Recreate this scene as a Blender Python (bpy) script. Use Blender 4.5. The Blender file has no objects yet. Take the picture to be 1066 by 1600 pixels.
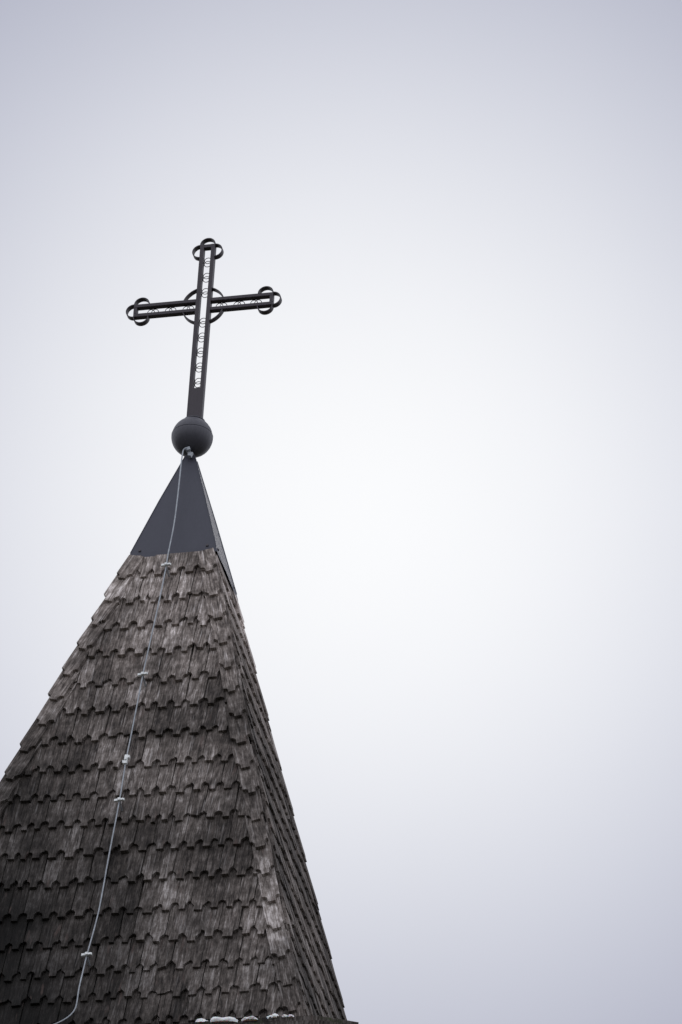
import bpy, bmesh, math, random
from mathutils import Vector, Matrix, noise as mnoise
R = math.radians
S = bpy.context.scene
COL = S.collection

# ------------------------------------------------------------------ camera
cd = bpy.data.cameras.new('camera')
cam = bpy.data.objects.new('camera', cd); COL.objects.link(cam); S.camera = cam
cam.matrix_world = (Matrix.Translation((7.598, -25.848, 1.6)) @ Matrix.Rotation(R(14.1624), 4, 'Z')
                    @ Matrix.Rotation(R(90 + 33.876), 4, 'X') @ Matrix.Rotation(R(3.309), 4, 'Z'))
cd.sensor_fit = 'VERTICAL'; cd.sensor_height = 24.0; cd.lens = 24.0 * 7500 / 1600
cd.clip_start = 0.5; cd.clip_end = 6000

# ------------------------------------------------------------------ sky: overcast, with a made-up sun glow that imitates lens vignetting
SUN = Vector((-0.2015, 0.8055, 0.5606)).normalized()
W = bpy.data.worlds.new('World'); S.world = W; W.use_nodes = True
W.cycles.sampling_method = 'MANUAL'; W.cycles.sample_map_resolution = 2048
nt = W.node_tree; nt.nodes.clear()
def N(t, typ, **kw):
    n = t.nodes.new(typ)
    for k, v in kw.items(): setattr(n, k, v)
    return n
def mth(t, op, a, b=None, c=None, clamp=False):
    n = N(t, 'ShaderNodeMath', operation=op, use_clamp=clamp)
    for i, v in enumerate((a, b, c)):
        if v is None: continue
        if isinstance(v, (int, float)): n.inputs[i].default_value = v
        else: t.links.new(v, n.inputs[i])
    return n.outputs[0]
def mixc(t, f, a, b, mode='MIX'):
    n = N(t, 'ShaderNodeMix', data_type='RGBA', blend_type=mode)
    for i, v in ((0, f), (6, a), (7, b)):
        if isinstance(v, (int, float)): n.inputs[i].default_value = v
        elif isinstance(v, tuple): n.inputs[i].default_value = (*v, 1)
        else: t.links.new(v, n.inputs[i])
    return n.outputs[2]
def ramp(t, fac, stops, interp='LINEAR'):
    n = N(t, 'ShaderNodeValToRGB'); cr = n.color_ramp; cr.interpolation = interp
    while len(cr.elements) < len(stops): cr.elements.new(0.5)
    for e, (p, c) in zip(cr.elements, stops):
        e.position = p; e.color = (c, c, c, 1) if isinstance(c, (int, float)) else (*c, 1)
    t.links.new(fac, n.inputs[0]); return n.outputs[0]
tc = N(nt, 'ShaderNodeTexCoord')
dp = N(nt, 'ShaderNodeVectorMath', operation='DOT_PRODUCT'); dp.inputs[1].default_value = SUN
nt.links.new(tc.outputs['Generated'], dp.inputs[0])
ang = mth(nt, 'ARCCOSINE', mth(nt, 'MINIMUM', dp.outputs['Value'], 0.9999999))
deg = mth(nt, 'MULTIPLY', ang, 57.29578)
def falloff(sig): return mth(nt, 'POWER', 2.71828, mth(nt, 'MULTIPLY', mth(nt, 'POWER', mth(nt, 'DIVIDE', deg, sig), 2.12), -1))
cr_ = N(nt, 'ShaderNodeCombineColor')
for i, (top, base, sig) in enumerate(((0.943, 0.24, 7.0), (0.953, 0.245, 7.15), (0.973, 0.30, 7.95))):
    v = mth(nt, 'MULTIPLY_ADD', falloff(sig), top - base, base)
    nt.links.new(v, cr_.inputs[i])
far = N(nt, 'ShaderNodeMapRange', interpolation_type='SMOOTHSTEP'); nt.links.new(deg, far.inputs[0])
far.inputs[1].default_value = 8.5; far.inputs[2].default_value = 42  # sky brightened away from the glow, added to light the roof front
open_sky = mixc(nt, far.outputs[0], cr_.outputs[0], (0.84, 0.86, 0.93))
cn = N(nt, 'ShaderNodeTexNoise'); cn.inputs['Scale'].default_value = 5; cn.inputs['Detail'].default_value = 4
nt.links.new(tc.outputs['Generated'], cn.inputs['Vector'])
cl = ramp(nt, cn.outputs['Fac'], ((0.3, 0.975), (0.7, 1.02)))
open_sky = mixc(nt, 1.0, open_sky, cl, 'MULTIPLY')
sc10 = mixc(nt, 1.0, open_sky, (10, 10, 10), 'MULTIPLY')
sky = N(nt, 'ShaderNodeTexSky', sky_type='NISHITA', sun_disc=False)
sky.sun_elevation = math.asin(SUN.z); sky.sun_rotation = math.atan2(SUN.x, SUN.y)
sky.air_density = 1.0; sky.dust_density = 2.0
fin = mixc(nt, 0.006, sc10, sky.outputs[0])
bg = N(nt, 'ShaderNodeBackground'); bg.inputs['Strength'].default_value = 0.1
nt.links.new(fin, bg.inputs['Color'])
wo = N(nt, 'ShaderNodeOutputWorld'); nt.links.new(bg.outputs[0], wo.inputs[0])

sl = bpy.data.lights.new('sun', 'SUN'); sl.energy = 0.6; sl.angle = R(15); sl.color = (1, 0.97, 0.93)
so = bpy.data.objects.new('sun', sl); COL.objects.link(so)
so.rotation_euler = SUN.to_track_quat('Z', 'Y').to_euler(); so.location = SUN * 100

S.view_settings.view_transform = 'Standard'; S.view_settings.look = 'None'
S.view_settings.exposure = 0.0; S.view_settings.gamma = 1.0

# ------------------------------------------------------------------ materials
def mat(name):
    m = bpy.data.materials.new(name); m.use_nodes = True
    t = m.node_tree; b = t.nodes['Principled BSDF']
    return m, t, b
def set_(t, b, **kw):
    for k, v in kw.items():
        k = k.replace('_', ' ')
        if isinstance(v, (int, float)): b.inputs[k].default_value = v
        elif isinstance(v, tuple): b.inputs[k].default_value = (*v, 1)
        else: t.links.new(v, b.inputs[k])
def tex(t, vec, scale, detail=4, rough=0.55, dist=0.0):
    n = N(t, 'ShaderNodeTexNoise'); n.inputs['Scale'].default_value = scale
    n.inputs['Detail'].default_value = detail; n.inputs['Roughness'].default_value = rough
    n.inputs['Distortion'].default_value = dist
    t.links.new(vec, n.inputs['Vector']); return n.outputs['Fac']
def vscale(t, vec, s):
    n = N(t, 'ShaderNodeVectorMath', operation='MULTIPLY'); n.inputs[1].default_value = s
    t.links.new(vec, n.inputs[0]); return n.outputs[0]
def bump(t, h, strength, dist):
    n = N(t, 'ShaderNodeBump'); n.inputs['Strength'].default_value = strength
    n.inputs['Distance'].default_value = dist; t.links.new(h, n.inputs['Height']); return n.outputs[0]

def wood_material(name, bright=1.0, moss=0.0):
    m, t, b = mat(name)
    uv = N(t, 'ShaderNodeUVMap').outputs[0]
    ob = N(t, 'ShaderNodeTexCoord').outputs['Object']
    tone = N(t, 'ShaderNodeAttribute', attribute_name='tone').outputs['Fac']
    g1 = tex(t, vscale(t, uv, (150, 9, 1)), 1, 4, 0.65, 0.4)       # fine grain
    g2 = tex(t, vscale(t, uv, (44, 5.5, 1)), 1, 5, 0.65, 0.7)        # broad streaks
    g3 = tex(t, vscale(t, uv, (17, 13, 1)), 1, 5, 0.7)             # blotches
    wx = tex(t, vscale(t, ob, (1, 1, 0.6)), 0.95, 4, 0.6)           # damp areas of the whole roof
    # low left: damp, algae-dark wood plus lens vignetting painted in, spreading in tongues
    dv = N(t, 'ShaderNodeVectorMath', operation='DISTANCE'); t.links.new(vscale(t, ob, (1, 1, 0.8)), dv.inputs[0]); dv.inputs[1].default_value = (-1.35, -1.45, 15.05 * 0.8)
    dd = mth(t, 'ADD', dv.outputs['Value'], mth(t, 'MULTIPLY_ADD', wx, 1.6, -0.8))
    damp_vignette = N(t, 'ShaderNodeMapRange', interpolation_type='SMOOTHSTEP'); t.links.new(dd, damp_vignette.inputs[0])
    damp_vignette.inputs[1].default_value = 0.95; damp_vignette.inputs[2].default_value = 2.55; damp_vignette.inputs[3].default_value = 0.055; damp_vignette.inputs[4].default_value = 1.0
    # uppermost courses painted lighter, imitating the bright middle of a lens vignette
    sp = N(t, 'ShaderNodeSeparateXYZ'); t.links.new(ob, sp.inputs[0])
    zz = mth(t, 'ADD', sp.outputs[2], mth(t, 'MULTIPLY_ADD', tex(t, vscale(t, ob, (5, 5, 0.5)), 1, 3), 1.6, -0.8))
    vignette_lift = N(t, 'ShaderNodeMapRange', interpolation_type='SMOOTHSTEP'); t.links.new(zz, vignette_lift.inputs[0])
    vignette_lift.inputs[1].default_value = 17.0; vignette_lift.inputs[2].default_value = 19.0; vignette_lift.inputs[3].default_value = 1.12; vignette_lift.inputs[4].default_value = 2.05
    v = mth(t, 'MULTIPLY_ADD', g1, 1.05, mth(t, 'MULTIPLY_ADD', g2, 1.15, mth(t, 'MULTIPLY_ADD', g3, 1.0, -0.825)))
    v = mth(t, 'ADD', v, mth(t, 'MULTIPLY_ADD', tone, 0.30, -0.15))
    v = mth(t, 'ADD', v, mth(t, 'MULTIPLY_ADD', wx, 0.8, -0.40))
    c = ramp(t, mth(t, 'MULTIPLY_ADD', v, 0.67, -0.058), ((0.22, (0.030, 0.025, 0.0235)), (0.42, (0.104, 0.088, 0.080)),
                                            (0.56, (0.212, 0.185, 0.173)), (0.74, (0.50, 0.46, 0.45))))
    crack = ramp(t, tex(t, vscale(t, uv, (95, 2.2, 1)), 1, 2, 0.5), ((0.30, 0.30), (0.36, 1.0)))
    c = mixc(t, 1.0, c, crack, 'MULTIPLY')
    speck = ramp(t, tex(t, vscale(t, uv, (110, 70, 1)), 1, 1, 0.5), ((0.70, 0.0), (0.76, 0.7)))
    c = mixc(t, speck, c, (0.02, 0.018, 0.017))
    silver = mth(t, 'MULTIPLY', ramp(t, tex(t, vscale(t, uv, (80, 3.0, 1)), 1, 2, 0.5, 0.2), ((0.60, 0.0), (0.70, 0.8))), ramp(t, tex(t, uv, 5, 3), ((0.42, 0.0), (0.6, 1.0))))
    c = mixc(t, silver, c, (0.40, 0.37, 0.365))
    cw = N(t, 'ShaderNodeCombineColor'); lv = mth(t, 'MULTIPLY', damp_vignette.outputs[0], vignette_lift.outputs[0])
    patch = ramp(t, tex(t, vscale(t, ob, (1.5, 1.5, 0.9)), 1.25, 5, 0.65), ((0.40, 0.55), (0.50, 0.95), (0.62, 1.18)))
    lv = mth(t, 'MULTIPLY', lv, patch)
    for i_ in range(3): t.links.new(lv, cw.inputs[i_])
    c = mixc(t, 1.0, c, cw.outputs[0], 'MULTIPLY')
    if bright != 1: c = mixc(t, 1.0, c, (bright, bright, bright), 'MULTIPLY')
    red = ramp(t, tex(t, vscale(t, uv, (22, 4, 1)), 1, 2), ((0.64, 0.0), (0.72, 0.35)))
    c = mixc(t, red, c, (0.15, 0.105, 0.095))
    if moss:
        mk = ramp(t, tex(t, ob, 7, 5, 0.7), ((0.56, 0.0), (0.68, moss)))
        c = mixc(t, mk, c, (0.035, 0.055, 0.018))
    h = mth(t, 'ADD', mth(t, 'MULTIPLY', g1, 0.6), mth(t, 'ADD', g2, mth(t, 'MULTIPLY', crack, 0.4)))
    set_(t, b, Base_Color=c, Roughness=0.88, Specular_IOR_Level=0.25, Normal=bump(t, h, 0.7, 0.006))
    return m
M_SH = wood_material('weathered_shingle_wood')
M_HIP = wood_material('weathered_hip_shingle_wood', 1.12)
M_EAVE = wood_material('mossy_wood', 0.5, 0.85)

m, t, b = mat('dark_boarding'); ob = N(t, 'ShaderNodeTexCoord').outputs['Object']
set_(t, b, Base_Color=ramp(t, tex(t, vscale(t, ob, (20, 20, 1.5)), 1), ((0.3, (0.03, 0.026, 0.024)), (0.7, (0.08, 0.07, 0.065)))), Roughness=0.9)
M_BOARD = m

def painted(name, col, rough, scratch, spec=0.5, bmp=0.2, chips=True):
    m, t, b = mat(name); ob = N(t, 'ShaderNodeTexCoord').outputs['Object']
    n1 = tex(t, vscale(t, ob, (14, 14, 4)), 1, 6, 0.7)
    n2 = tex(t, vscale(t, ob, (70, 70, 9)), 1, 3, 0.6)
    f = mth(t, 'MULTIPLY_ADD', n2, 0.5, mth(t, 'MULTIPLY', n1, 0.5))
    c = ramp(t, f, ((0.3, tuple(x * (1 - scratch) for x in col)), (0.7, tuple(x * (1 + scratch) for x in col))))
    chip = ramp(t, tex(t, ob, 38, 4, 0.7), ((0.70, 0.0), (0.74, 0.55)))
    if chips: c = mixc(t, chip, c, tuple(min(1, x * 2.2 + 0.02) for x in col))
    rr = ramp(t, n1, ((0.3, rough - 0.07), (0.7, rough + 0.1))) if chips else rough
    set_(t, b, Base_Color=c, Roughness=rr, Specular_IOR_Level=spec)
    if bmp: t.links.new(bump(t, n1, bmp, 0.004), b.inputs['Normal'])
    return m
M_CAP = painted('anthracite_sheet_metal', (0.043, 0.043, 0.056), 0.52, 0.12, 0.62, 0, False)
M_CAP.node_tree.nodes['Principled BSDF'].inputs['Specular Tint'].default_value = (0.80, 0.83, 1.0, 1)
M_BALL = painted('anthracite_ball_paint', (0.078, 0.078, 0.098), 0.42, 0.14, 0.4)
M_SEAM = painted('dark_joint_sealant', (0.018, 0.017, 0.019), 0.8, 0.2, 0.2, 0.1)
M_CROSS = painted('black_brown_iron_paint', (0.050, 0.041, 0.052), 0.45, 0.25, 0.45)

m, t, b = mat('galvanised_wire'); ob = N(t, 'ShaderNodeTexCoord').outputs['Object']
set_(t, b, Base_Color=ramp(t, tex(t, ob, 30), ((0.3, (0.28, 0.30, 0.335)), (0.7, (0.44, 0.47, 0.51)))), Metallic=0.4, Roughness=0.5)
M_WIRE = m
m, t, b = mat('bright_zinc'); ob = N(t, 'ShaderNodeTexCoord').outputs['Object']
set_(t, b, Base_Color=ramp(t, tex(t, ob, 60), ((0.3, (0.70, 0.73, 0.74)), (0.7, (0.92, 0.94, 0.94)))), Metallic=0.1, Roughness=0.4)
M_ZINC = m
m, t, b = mat('snow'); ob = N(t, 'ShaderNodeTexCoord').outputs['Object']
set_(t, b, Base_Color=(0.9, 0.91, 0.94), Roughness=0.6, Subsurface_Weight=0.2, Normal=bump(t, tex(t, ob, 60), 0.3, 0.01))
M_SNOW = m
m, t, b = mat('winter_grass'); ob = N(t, 'ShaderNodeTexCoord').outputs['Object']
g = ramp(t, tex(t, ob, 1.5, 8, 0.7), ((0.3, (0.03, 0.033, 0.02)), (0.55, (0.06, 0.055, 0.035)), (0.7, (0.09, 0.085, 0.06))))
sn = ramp(t, tex(t, ob, 0.25, 8, 0.65), ((0.66, 0.0), (0.70, 1.0)))
set_(t, b, Base_Color=mixc(t, sn, g, (0.82, 0.84, 0.88)), Roughness=0.9, Normal=bump(t, tex(t, ob, 9, 6), 0.6, 0.05))
M_GROUND = m
m, t, b = mat('limewashed_wall'); ob = N(t, 'ShaderNodeTexCoord').outputs['Object']
set_(t, b, Base_Color=ramp(t, tex(t, ob, 2.5, 8, 0.7), ((0.3, (0.42, 0.40, 0.36)), (0.7, (0.62, 0.60, 0.55)))), Roughness=0.9, Normal=bump(t, tex(t, ob, 25, 6), 0.4, 0.01))
M_WALL = m

# ------------------------------------------------------------------ object helpers
def obj(name, verts, faces, material, parent=None, smooth=False, uvs=None, tone=None):
    me = bpy.data.meshes.new(name); me.from_pydata([tuple(v) for v in verts], [], faces)
    if uvs is not None:
        ul = me.uv_layers.new(name='UVMap')
        for l in me.loops: ul.data[l.index].uv = uvs[l.vertex_index]
    if tone is not None:
        a = me.attributes.new('tone', 'FLOAT', 'POINT'); a.data.foreach_set('value', tone)
    me.materials.append(material)
    bm = bmesh.new(); bm.from_mesh(me); bmesh.ops.recalc_face_normals(bm, faces=bm.faces); bm.to_mesh(me); bm.free()
    if smooth: me.shade_smooth()
    o = bpy.data.objects.new(name, me); COL.objects.link(o)
    if parent: o.parent = parent
    return o
def empty(name, loc):
    o = bpy.data.objects.new(name, None); COL.objects.link(o); o.location = loc; o.empty_display_size = 0.2
    return o
def tag(o, label=None, cat=None, group=None, kind=None):
    for k, v in (('label', label), ('category', cat), ('group', group), ('kind', kind)):
        if v: o[k] = v
    return o
class MB:
    def __init__(s): s.v = []; s.f = []
    def add(s, v, f):
        n = len(s.v); s.v += [Vector(x) for x in v]; s.f += [[i + n for i in q] for q in f]; return s
    def box(s, lo, hi, ch=0.0):
        x0, y0, z0 = lo; x1, y1, z1 = hi
        if ch <= 0:
            return s.add([(x0,y0,z0),(x1,y0,z0),(x1,y1,z0),(x0,y1,z0),(x0,y0,z1),(x1,y0,z1),(x1,y1,z1),(x0,y1,z1)],
                  [(0,3,2,1),(4,5,6,7),(0,1,5,4),(1,2,6,5),(2,3,7,6),(3,0,4,7)])
        bm = bmesh.new(); bmesh.ops.create_cube(bm, size=1)
        for v in bm.verts:
            v.co = Vector(((x0+x1)/2 + v.co.x*(x1-x0), (y0+y1)/2 + v.co.y*(y1-y0), (z0+z1)/2 + v.co.z*(z1-z0)))
        bmesh.ops.bevel(bm, geom=bm.edges[:], offset=ch, segments=1, affect='EDGES')
        bm.verts.index_update()
        s.add([v.co.copy() for v in bm.verts], [[v.index for v in f.verts] for f in bm.faces]); bm.free(); return s
    def sweep(s, pts, r, n=8, closed=False):
        pts = [Vector(p) for p in pts]; rings = []; up0 = None; m_ = len(pts)
        for i, p in enumerate(pts):
            a = pts[(i - 1) % m_] if (closed or i > 0) else p
            c = pts[(i + 1) % m_] if (closed or i < m_ - 1) else p
            d = (c - a).normalized()
            if up0 is None: up0 = Vector((0, 1, 0)) if abs(d.y) < 0.9 else Vector((1, 0, 0))
            x = d.cross(up0).normalized(); y = x.cross(d).normalized(); up0 = y
            rings.append([p + (x * math.cos(2*math.pi*k/n) + y * math.sin(2*math.pi*k/n)) * r for k in range(n)])
        v = [q for rg in rings for q in rg]; f = []
        for i in range(m_ if closed else m_ - 1):
            j = (i + 1) % m_
            for k in range(n): f.append((i*n+k, i*n+(k+1)%n, j*n+(k+1)%n, j*n+k))
        if not closed: f += [list(range(n))[::-1], list(range((m_-1)*n, m_*n))]
        return s.add(v, f)
    def band(s, cx, cz, rad, a0, a1, thick, y0, y1, n=24, sz=1.0):   # flat iron band bent to an arc in the xz plane
        v = []; f = []
        for i in range(n + 1):
            a = a0 + (a1 - a0) * i / n; c, q = math.cos(a), math.sin(a)
            for rr, y in ((rad - thick/2, y0), (rad + thick/2, y0), (rad + thick/2, y1), (rad - thick/2, y1)):
                v.append((cx + rr * c, y, cz + rr * q * sz))
        for i in range(n):
            for k in range(4): f.append((4*i+k, 4*i+(k+1)%4, 4*i+4+(k+1)%4, 4*i+4+k))
        f += [(3, 2, 1, 0), (4*n, 4*n+1, 4*n+2, 4*n+3)]
        return s.add(v, f)
    def lathe(s, prof, cx, cy, n=64):
        v = []; f = []; m_ = len(prof)
        for r, z in prof:
            for k in range(n):
                a = 2*math.pi*k/n; v.append((cx + r*math.cos(a), cy + r*math.sin(a), z))
        for i in range(m_ - 1):
            for k in range(n): f.append((i*n+k, i*n+(k+1)%n, (i+1)*n+(k+1)%n, (i+1)*n+k))
        return s.add(v, f)
    def build(s, name, material, parent=None, smooth=False, org=(0, 0, 0)):
        o_ = Vector(org); return obj(name, [p - o_ for p in s.v], s.f, material, parent, smooth)

# ------------------------------------------------------------------ the spire
B = 0.2593
HYP = math.hypot(1, B)
INSET = 0.040
def wdt(z): return 5.2525 - B * z - INSET          # half width of the boarding at height z
ZB, ZT = 14.30, 19.12                              # eaves, underside of the metal cap
def warp(p):                                       # the left front hip leans in a little near the top
    if p.x < 0 and p.z > 17.3:
        k = min(1.0, (p.z - 17.3) / 1.7); p.x += 0.024 * k * k * min(1.0, -p.x / max(0.15, wdt(p.z)))
    return p
def clip(poly, nx, ny, c):                         # keep nx*u + ny*s <= c
    out = []
    for i, a in enumerate(poly):
        b_ = poly[(i + 1) % len(poly)]
        da = nx*a[0] + ny*a[1] - c; db = nx*b_[0] + ny*b_[1] - c
        if da <= 0: out.append(a)
        if (da < 0 < db) or (db < 0 < da):
            q = da / (da - db); out.append((a[0] + (b_[0]-a[0])*q, a[1] + (b_[1]-a[1])*q))
    return out
def outline(rng, w, L, tab=None, nh=None):
    """a shingle with a narrow square tab and hollowed shoulders; (0,0) is the middle of the butt edge"""
    tw = (tab or rng.uniform(0.40, 0.53)) * w / 2; nh = nh or rng.uniform(0.054, 0.070); h = w / 2
    style = rng.random(); sk = rng.uniform(-0.004, 0.004)
    def side(sg):
        d = h - tw
        if style < 0.55:   p = [(tw, 0), (tw*0.97, nh*0.50), (tw + d*0.14, nh*0.76), (tw + d*0.5, nh*0.94), (h, nh)]
        elif style < 0.85: p = [(tw, 0), (tw, nh*0.58), (tw + d*0.5, nh*0.85), (h, nh*1.04)]
        else:              p = [(tw*1.03, 0), (tw, nh*0.5), (tw + d*0.3, nh*0.68), (h, nh*1.06)]
        return [(sg * x, y) for x, y in p]
    a = side(1); b_ = side(-1)
    lo = [(x, y + sk * x / h) for x, y in b_[::-1] + a]
    if tab is None and rng.random() < 0.05:                       # a tab that has split or broken off
        c_ = rng.uniform(0.015, 0.045); sl = rng.uniform(-0.5, 0.5)
        lo = [(x, max(y, c_ + sl * x)) for x, y in lo]
    return lo + [(h, L), (-h, L)]
class Shingles:
    def __init__(s): s.v = []; s.f = []; s.uv = []; s.tone = []
    def add(s, rng, poly, place, L, d0, d1, t0, t1, tone, uvrot=None):
        """poly in shingle coordinates; place(u, s, n) -> world; inner/outer offsets at butt (0) and head (L)"""
        if len(poly) < 3: return
        n = len(poly); base = len(s.v); ou, ov = rng.uniform(0, 50), rng.uniform(0, 50)
        cup = rng.uniform(-0.003, 0.004)
        for k in (0, 1):
            for (u, q) in poly:
                f = max(0.0, min(1.0, q / L))
                dn = d0 + (d1 - d0) * f + k * (t0 + (t1 - t0) * f) + cup * (1 - f) * (u / 0.05) ** 2
                s.v.append(place(u, q, dn)); s.uv.append((u + ou, q + ov)); s.tone.append(tone)
        s.f.append(list(range(base + n - 1, base - 1, -1))); s.f.append(list(range(base + n, base + 2*n)))
        for i in range(n):
            j = (i + 1) % n; s.f.append((base + i, base + j, base + n + j, base + n + i))

COURSES = [18.845, 18.60, 18.355, 18.108, 17.842, 17.602, 17.349, 17.092, 16.843, 16.605, 16.358, 16.105,
           15.843, 15.604, 15.364, 15.151, 14.942, 14.70, 14.46]
spire = empty('church_spire', (0, 0, 0))
tag(spire, 'tall four-sided church spire clad in weathered grey wooden shingles with dark sheet-metal cap', 'spire')

def face_frame(k):
    rot = Matrix.Rotation(k * math.pi / 2, 3, 'Z')
    es = Vector((0, B / HYP, 1 / HYP)); en = Vector((0, -1 / HYP, B / HYP))
    o0 = Vector((0, -wdt(ZB), ZB))
    def place(u, s_, n): return warp(rot @ (o0 + Vector((u, 0, 0)) + es * s_ + en * n))
    return place
def s_of(z): return (z - ZB) * HYP
T = 0.025
for k in range(4):
    rng = random.Random(11 + k * 7)
    place = face_frame(k)
    SH = Shingles(); TK, UP = (T, 0.0) if k in (0, 2) else (0.016, 0.013)
    for ci, zc in enumerate(COURSES):
        s0 = s_of(zc); L = 0.50 + rng.uniform(0, 0.02); wmax = wdt(zc) + 0.02
        u = -wmax - rng.uniform(0, 0.09); sag = rng.uniform(-0.006, 0.006)
        while u < wmax:
            w = max(0.062, min(0.138, rng.gauss(0.097, 0.013))); uc = u + w / 2; u += w + rng.uniform(0.0015, 0.0065)
            Ls = min(L, s_of(19.052) - s0)
            if Ls < 0.05: continue
            ds = rng.gauss(0, 0.006) + sag * math.sin(uc * 2.0 + ci)
            if rng.random() < 0.035: ds += rng.choice((-0.022, 0.024))
            th = rng.gauss(0, 0.010); c_, q_ = math.cos(th), math.sin(th)
            poly = [(uc + x * c_ - y * q_, s0 + ds + x * q_ + y * c_) for x, y in outline(rng, w, Ls)]
            for sg in (1, -1):                      # cut along the hips: |u| <= wdt(z) - margin
                poly = clip(poly, sg, B / HYP, wdt(ZB) - 0.012)
            poly = [(x - uc, y - s0) for x, y in poly]
            if len(poly) < 3 or max(p[0] for p in poly) - min(p[0] for p in poly) < 0.012: continue
            lift = rng.uniform(0, 0.004); tt = TK * rng.uniform(0.85, 1.15)
            tone = min(1, max(0, rng.gauss(0.45, 0.24)))
            if rng.random() < 0.035: tone = rng.uniform(0.8, 1.1)
            if k == 1: tone -= 0.22  # right face darkened in its wood tone, standing in for weaker sky light
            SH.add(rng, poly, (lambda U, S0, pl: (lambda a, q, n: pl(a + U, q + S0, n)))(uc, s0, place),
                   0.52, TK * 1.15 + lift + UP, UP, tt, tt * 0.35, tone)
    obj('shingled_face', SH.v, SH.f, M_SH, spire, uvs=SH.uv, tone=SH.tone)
    # hip rows along both edges of the face
    for sg in (1, -1):
        HP = Shingles()
        ax = Vector((-sg * B / HYP, 1)).normalized(); pi_ = Vector((-sg * ax.y, sg * ax.x))   # up the hip, inwards
        exp_ = 0.335 if (k in (1, 2) and sg == (1 if k == 1 else -1)) else 0.238
        st = 1.0 / ax.y
        smax = s_of(19.050) * st; a = smax - 0.245
        over = 0.031 if k in (0, 2) else 0.002
        h0, h1, ht = (0.053, 0.020, 0.027) if k in (0, 2) else (0.036, 0.024, 0.017)
        first = True
        while a > -0.1:
            e = exp_ * rng.uniform(0.93, 1.07)
            w = 0.112 * rng.uniform(0.9, 1.12); L = min(exp_ * 2.05, smax - a)
            pol = outline(rng, w, L, rng.uniform(0.40, 0.52), rng.uniform(0.045, 0.065))
            th = rng.gauss(0, 0.012); jit = rng.gauss(0, 0.004)
            hip0 = Vector((sg * wdt(ZB), 0))
            def plc(x, y, n, a=a, w=w, th=th, jit=jit, hip0=hip0):
                p = hip0 + ax * (a + y) + pi_ * (w / 2 - over + jit + x + th * y)
                return place(p.x, p.y, n)
            tt = ht * rng.uniform(0.85, 1.15)
            tone = min(1.2, max(0, rng.gauss(0.5, 0.26)))
            if k == 0 and sg == 1: tone += 0.15
            HP.add(rng, pol, plc, exp_ * 2.05, h0, h1, tt, tt * 0.4, tone)
            a -= e
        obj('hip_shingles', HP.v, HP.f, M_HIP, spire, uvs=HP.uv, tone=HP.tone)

# boarding under the shingles
mb = MB(); w0, w1 = wdt(ZB) - 0.012, wdt(ZT) - 0.012
mb.add([warp(Vector(p)) for p in ((-w0,-w0,ZB),(w0,-w0,ZB),(w0,w0,ZB),(-w0,w0,ZB),(-w1,-w1,ZT),(w1,-w1,ZT),(w1,w1,ZT),(-w1,w1,ZT))],
       [(0,3,2,1),(4,5,6,7),(0,1,5,4),(1,2,6,5),(2,3,7,6),(3,0,4,7)])
mb.build('roof_boarding', M_BOARD, spire)

# sheet-metal cap
mb = MB(); rng = random.Random(4)
prof = [(19.055, 0.3045), (19.10, 0.2935), (19.60, 0.158), (20.035, 0.0335), (20.05, 0.030)]
def capx(z): return 0.018 - 0.014 * (z - 19.06)
NS = 9; rings = []
for i, (z, h) in enumerate(prof):
    ring = []
    for k in range(4):
        c0 = [(-h,-h),(h,-h),(h,h),(-h,h)][k]; c1 = [(-h,-h),(h,-h),(h,h),(-h,h)][(k+1) % 4]
        for j in range(NS):
            q = j / NS; x = c0[0] + (c1[0]-c0[0])*q; y = c0[1] + (c1[1]-c0[1])*q
            dz = 0.0
            if i == 0 and 0 < j: dz = -0.005 * math.sin(q * 9 + k) - 0.004 * rng.random()
            ring.append((x + capx(z), y, z + dz))
    rings.append(ring)
v = [p for r_ in rings for p in r_]; n_ = 4 * NS; f = []
for i in range(len(rings) - 1):
    for q in range(n_): f.append((i*n_+q, i*n_+(q+1) % n_, (i+1)*n_+(q+1) % n_, (i+1)*n_+q))
f.append(list(range((len(rings)-1)*n_, len(rings)*n_)))
mb.add(v, f)
cap = mb.build('metal_cap', M_CAP, spire)
# folded seams of the cap along its hips, and the screws near its lower corners
for (sx, sy) in ((1, -1), (1, 1), (-1, 1), (-1, -1)):
    m2 = MB(); pts = []
    for z, h in prof[1:4]: pts.append((capx(z) + sx * (h + 0.0015), sy * (h + 0.0015), z))
    m2.sweep(pts, 0.0026, 6); m2.build('folded_seam', M_CAP, cap)
for sx in (-1, 1):
    for (px, py) in ((sx, 0), (0, sx)):
        for q in (-0.8, 0.8):
            z = 19.115; h = 0.2895
            c = Vector((capx(z) + (px * h if px else q * h), (py * h if py else q * h), z))
            nrm = Vector((px, py, 0.27)).normalized()
            m3 = MB(); m3.sweep([c - nrm * 0.003, c + nrm * 0.004, c + nrm * 0.007], 0.0095, 8)
            m3.build('screw', M_CROSS, cap)

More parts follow.
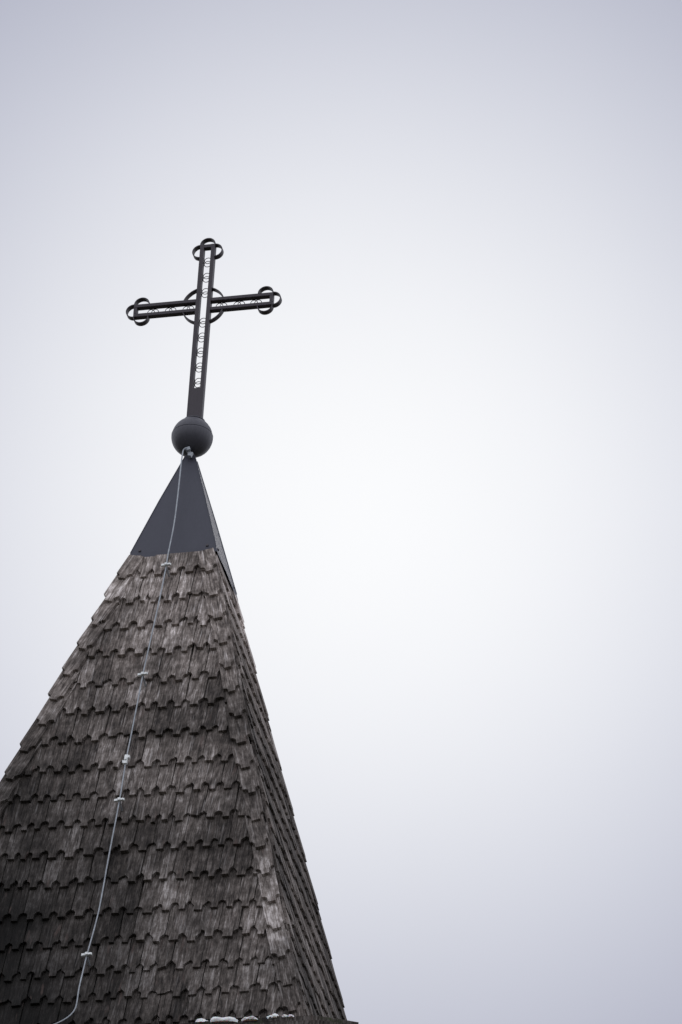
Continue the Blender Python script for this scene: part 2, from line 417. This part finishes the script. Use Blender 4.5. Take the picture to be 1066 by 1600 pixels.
# eave boards at the foot of the spire: shingled edge that kicks out over the roof below
def eave_ring(off, zoff, cut):
    pts = []
    h = 1.50 + off
    # front-right corner is cut back: the edge turns about 23 degrees just past the hip
    one = [(-h + 0.09 - cut, -h), (h - 0.09 + cut, -h), (h + 0.17, -h + 0.105)]
    for k in range(4):
        rot = Matrix.Rotation(k * math.pi / 2, 3, 'Z')
        for p in one: pts.append(rot @ Vector((p[0], p[1], zoff)))
    return pts
def slab(name, off, z0, z1, material, seg=14, amp=0.006, seed=1, cut=0.0, grow=0.0):
    rng = random.Random(seed); lo = eave_ring(off, z0, cut); ring0 = []; ring1 = []
    n = len(lo)
    for i in range(n):
        a, b_ = lo[i], lo[(i+1) % n]; m_ = max(1, int((b_ - a).length / 0.11))
        for j in range(m_):
            p = a.lerp(b_, j / m_); j1 = rng.uniform(-amp, amp)
            sc = 1 + rng.uniform(-amp, amp) * 1.2
            ring0.append(Vector((p.x * sc, p.y * sc, z0 + j1))); ring1.append(Vector((p.x * (sc - grow), p.y * (sc - grow), z1 + j1 + rng.uniform(-amp, amp) * 0.5)))
    inner = [Vector((p.x * 0.86, p.y * 0.86, z1 + 0.10)) for p in ring1]
    m_ = len(ring0); v = ring0 + ring1 + inner; f = [list(range(m_))[::-1]]
    for q in range(m_):
        r = (q + 1) % m_; f.append((q, r, m_ + r, m_ + q)); f.append((m_ + q, m_ + r, 2*m_ + r, 2*m_ + q))
    f.append(list(range(2*m_, 3*m_)))
    uvs = [(p.x + p.y, p.z + abs(p.y)) for p in v]
    tn = [rng.uniform(0, 0.6) for _ in v]
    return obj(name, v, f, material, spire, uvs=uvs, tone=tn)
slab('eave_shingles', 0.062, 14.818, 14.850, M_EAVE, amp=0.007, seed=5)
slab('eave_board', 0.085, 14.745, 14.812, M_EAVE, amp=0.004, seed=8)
# the tower that carries the spire, below the picture
mb = MB(); mb.box((-1.35, -1.35, 0.0), (1.35, 1.35, 14.72), 0.02); mb.build('tower_wall', M_WALL, spire)

# ------------------------------------------------------------------ ball
BC = Vector((0.0005, 0, 20.217))
ball = empty('finial_ball', (BC.x, BC.y, 20.03))
tag(ball, 'dark anthracite metal ball joined at its middle seam, sitting on the cap under the cross', 'finial ball')
org = Vector(ball.location)
mb = MB(); r = 0.1395
mb.lathe([(r*math.cos(a), BC.z + r*math.sin(a)) for a in [R(90) * i / 20 for i in range(0, 20)]] + [(0.0005, BC.z + r)], BC.x, 0)
mb.build('upper_shell', M_BALL, ball, True, org)
mb = MB(); r = 0.1425
mb.lathe([(0.1385, BC.z + 0.0065), (r - 0.0005, BC.z + 0.006)] + [(r*math.cos(a), BC.z - r*math.sin(a)) for a in [R(90) * i / 22 for i in range(0, 22)]] + [(0.0005, BC.z - r)], BC.x, 0)
o = mb.build('lower_shell', M_BALL, ball, True, org)
mb = MB(); mb.lathe([(0.001, 20.03), (0.024, 20.03), (0.020, 20.05), (0.020, 20.10), (0.001, 20.10)], BC.x + 0.006, 0, 24); mb.build('neck', M_CROSS, ball, False, org)
mb = MB(); mb.sweep([(BC.x + 0.1405*math.cos(2*math.pi*i/72), 0.1405*math.sin(2*math.pi*i/72), BC.z + 0.0085) for i in range(72)], 0.0022, 6, True); mb.build('seam_joint', M_SEAM, ball, True, org)
mb = MB(); mb.lathe([(0.075, 20.338), (0.075, 20.346), (0.03, 20.352), (0.001, 20.352)], BC.x + 0.006, 0, 40); mb.build('top_collar', M_BALL, ball, False, org)

# ------------------------------------------------------------------ cross
CX = 0.008; ZC = 21.326; DEP = 0.0215; HW = 0.0535; RW = 0.0275
cross = empty('cross', (CX, 0, 20.345))
tag(cross, 'black openwork iron cross with trefoil loop ends and a centre ring, standing on the ball', 'cross')
org = Vector(cross.location)
def part(mb, name, m_=M_CROSS, smooth=False): return mb.build(name, m_, cross, smooth, org)
ch = 0.0025
mb = MB()
pl = [(-HW, 20.345), (HW, 20.345), (HW, 21.850), (HW - RW, 21.850), (HW - RW, 20.614), (-HW + RW, 20.614), (-HW + RW, 21.850), (-HW, 21.850)]
n_ = len(pl)
mb.add([(CX + x, y, z) for y in (-DEP, DEP) for x, z in pl],
       [(0, 1, 4, 5), (0, 5, 6, 7), (1, 2, 3, 4), (8, 13, 12, 9), (8, 15, 14, 13), (9, 12, 11, 10)] + [(i, (i + 1) % n_, n_ + (i + 1) % n_, n_ + i) for i in range(n_)])
mb.box((CX - HW + RW, -DEP + 0.001, 21.8245), (CX + HW - RW, DEP - 0.001, 21.849))
part(mb, 'upright')
for sg in (-1, 1):
    mb = MB(); xa = CX + sg * HW; xe = CX + sg * 0.499
    lo, hi = min(xa, xe), max(xa, xe); D2 = DEP - 0.0008
    mb.box((lo, -D2, ZC + HW - RW), (hi, D2, ZC + HW), ch)
    mb.box((lo, -D2, ZC - HW), (hi, D2, ZC - HW + RW), ch)
    e0, e1 = (lo, lo + 0.024) if sg < 0 else (hi - 0.024, hi)
    mb.box((e0, -D2 + 0.001, ZC - HW + RW), (e1, D2 - 0.001, ZC + HW - RW))
    part(mb, 'cross_arm')
LR = 0.0525; LT = 0.006; LY = 0.0205
def loop(cx, cz, a): 
    mb = MB(); mb.band(cx, cz, LR, R(a - 90), R(a + 90), LT, -LY, LY, 28, 1.0); part(mb, 'trefoil_loop')
zt = 21.850
loop(CX, zt, 90); loop(CX + HW, zt - LR - 0.003, 0); loop(CX - HW, zt - LR - 0.003, 180)
for sg in (-1, 1):
    xe = CX + sg * 0.499
    loop(xe, ZC, 0 if sg > 0 else 180)
    loop(xe - sg * (LR + 0.003), ZC + HW, 90); loop(xe - sg * (LR + 0.003), ZC - HW, -90)
for q in range(4):
    mb = MB(); d = 20.8
    mb.band(CX, ZC, 0.150, R(90 * q + d), R(90 * q + 90 - d), 0.007, -0.0185, 0.0185, 20); part(mb, 'centre_ring_quarter')
def scroll(x, z, yy):
    mb = MB(); mb.sweep([(x + 0.0245 * math.cos(2*math.pi*i/28), yy, z + 0.0245 * math.sin(2*math.pi*i/28)) for i in range(28)], 0.0027, 6, True)
    part(mb, 'scroll_ring', smooth=True)
for z in (21.719, 21.586, 21.453, 21.197, 21.070, 20.942, 20.814, 20.684):
    scroll(CX, z + 0.0145, 0.0185); scroll(CX, z - 0.0145, 0.0185)
for x in (-0.368, -0.242, -0.114, 0.123, 0.250, 0.370):
    scroll(CX + x - 0.0145, ZC, 0.0185); scroll(CX + x + 0.0145, ZC, 0.0185)

# ------------------------------------------------------------------ lightning conductor
cable = empty('lightning_conductor', (0.0, -1.45, 14.90))
tag(cable, 'thin grey lightning conductor wire running down the front of the spire from ball to eave', 'conductor')
org = Vector(cable.location)
pts = [(0.012, -0.045, 20.058), (-0.004, -0.075, 20.070), (-0.014, -0.105, 20.052), (-0.016, -0.137, 20.008), (-0.012, -0.171, 19.876), (0.006, -0.25, 19.57),
       (0.016, -0.318, 19.285), (0.019, -0.400, 18.972), (0.024, -0.431, 18.874), (0.022, -0.500, 18.608), (0.013, -0.590, 18.25), (0.006, -0.674, 17.937),
       (0.005, -0.693, 17.862), (0.003, -0.831, 17.332), (0.001, -0.889, 17.108), (0.008, -0.980, 16.757), (0.007, -1.101, 16.29),
       (0.009, -1.220, 15.832), (-0.013, -1.311, 15.481), (-0.018, -1.342, 15.361), (-0.023, -1.378, 15.222), (-0.021, -1.412, 15.079),
       (-0.040, -1.428, 15.020), (-0.085, -1.446, 14.970), (-0.15, -1.47, 14.925), (-0.24, -1.50, 14.875)]
P = [Vector(p) + Vector((0, -0.0135, 0.0035)) * (1 if p[2] < 19 else 0) for p in pts]; sm = []
for i in range(len(P) - 1):
    p0, p1, p2, p3 = P[max(0, i-1)], P[i], P[i+1], P[min(len(P)-1, i+2)]
    for j in range(5):
        q = j / 5
        l01 = (p2 - p0) * 0.5 * min(1, (p2-p1).length / max(1e-6, (p2-p0).length) * 2); l12 = (p3 - p1) * 0.5 * min(1, (p2-p1).length / max(1e-6, (p3-p1).length) * 2)
        h00 = 2*q**3 - 3*q**2 + 1; h10 = q**3 - 2*q**2 + q; h01 = -2*q**3 + 3*q**2; h11 = q**3 - q**2
        sm.append(p1*h00 + l01*h10 + p2*h01 + l12*h11)
sm.append(P[-1])
mb = MB(); mb.sweep(sm, 0.0047, 8); mb.build('wire', M_WIRE, cable, True, org)
en = Vector((0, -1/HYP, B/HYP)); es = Vector((0, B/HYP, 1/HYP)); ex = Vector((1, 0, 0))
def obox(mb, c, hx, hs, hn, tilt=0.0):
    x = ex * math.cos(tilt) + es * math.sin(tilt); s_ = es * math.cos(tilt) - ex * math.sin(tilt)
    v = [c + x*a*hx + s_*b_*hs + en*d*hn for d in (-1, 1) for b_ in (-1, 1) for a in (-1, 1)]
    mb.add(v, [(0,1,3,2),(4,6,7,5),(0,4,5,1),(1,5,7,3),(3,7,6,2),(2,6,4,0)])
for (x, y, z, tl) in ((0.024, -0.431, 18.874, 0.10), (0.005, -0.693, 17.862, 0.16), (0.008, -0.980, 16.757, 0.10), (-0.013, -1.311, 15.481, 0.14)):
    c = Vector((x, y, z)) + en * 0.018
    mb = MB()
    obox(mb, c, 0.033, 0.0085, 0.005, tl); obox(mb, c + ex*0.019 + en*0.008, 0.009, 0.0075, 0.004, tl); obox(mb, c - ex*0.021 + en*0.006 - es*0.003, 0.010, 0.0085, 0.003, tl)
    obox(mb, c + en*0.009, 0.008, 0.010, 0.006, tl)
    cl_ = mb.build('wire_clip', M_ZINC, cable, False, org)
    m2 = MB(); m2.sweep([c - en*0.088 - es*0.014, c - en*0.030 - es*0.006, c - en*0.004], 0.0065, 8); m2.build('clip_stem', M_WIRE, cl_, False, org)
    cl_.children[0].location = (0, 0, 0)
c = Vector((0.001, -0.889, 17.108)) + en * 0.016
mb = MB(); obox(mb, c, 0.011, 0.038, 0.010); obox(mb, c + es*0.022 + ex*0.010, 0.012, 0.010, 0.009); obox(mb, c - es*0.022 - ex*0.008, 0.012, 0.010, 0.009); obox(mb, c + en*0.012, 0.007, 0.010, 0.005)
mb.build('wire_connector', M_ZINC, cable, False, org)
mb = MB(); mb.sweep([(0.0, -0.050, 20.085), (0.004, -0.062, 20.052), (0.012, -0.066, 20.028), (0.016, -0.05, 20.012)], 0.012, 10)
obox(mb, Vector((0.000, -0.078, 20.062)), 0.017, 0.015, 0.011, 0.3); obox(mb, Vector((0.018, -0.070, 20.022)), 0.013, 0.018, 0.010, -0.3)
mb.build('top_clamp', M_WIRE, cable, False, org)

# ------------------------------------------------------------------ snow lying on the eave
lumps = [(0.803, 0.042, 0.030, 'small rounded lump of snow on the dark eave, farthest from the hip corner'),
         (0.925, 0.088, 0.036, 'long low heap of snow on the eave, widest of the row'),
         (1.095, 0.048, 0.026, 'flat lump of snow on the eave just right of the long heap'),
         (1.232, 0.040, 0.034, 'domed lump of snow on the eave left of two tiny crumbs'),
         (1.303, 0.022, 0.022, 'tiny crumb of snow next to the domed lump on the eave'),
         (1.345, 0.020, 0.020, 'smallest crumb of snow at the hip corner end of the row')]
for i, (x, hx, hz, lab) in enumerate(lumps):
    bm = bmesh.new(); bmesh.ops.create_icosphere(bm, subdivisions=4, radius=1)
    for v in bm.verts:
        d = mnoise.noise(v.co * 1.3 + Vector((i * 7.3, 2, 1))) * 0.32 + mnoise.noise(v.co * 3 + Vector((i * 3.1, 5, 9))) * 0.14 + mnoise.noise(v.co * 8 + Vector((i, 3, 4))) * 0.05
        c = v.co * (1 + d); c.z = max(c.z, -0.12)
        v.co = Vector((c.x * hx, c.y * 0.05, c.z * hz))
    me = bpy.data.meshes.new('snow_lump'); bm.to_mesh(me); bm.free(); me.materials.append(M_SNOW); me.shade_smooth()
    o = bpy.data.objects.new('snow_lump', me); COL.objects.link(o); o.location = (x, -1.53, 14.847)
    tag(o, lab, 'snow', 'snow lumps along the eave')

# ------------------------------------------------------------------ ground (below the picture)
n = 24; v = []; f = []
for j in range(n + 1):
    for i in range(n + 1):
        x = (i / n * 2 - 1); y = (j / n * 2 - 1)
        v.append((x * abs(x) * 2500, y * abs(y) * 2500, 0.0))
for j in range(n):
    for i in range(n): f.append((j*(n+1)+i, j*(n+1)+i+1, (j+1)*(n+1)+i+1, (j+1)*(n+1)+i))
tag(obj('ground', v, f, M_GROUND), kind='structure')
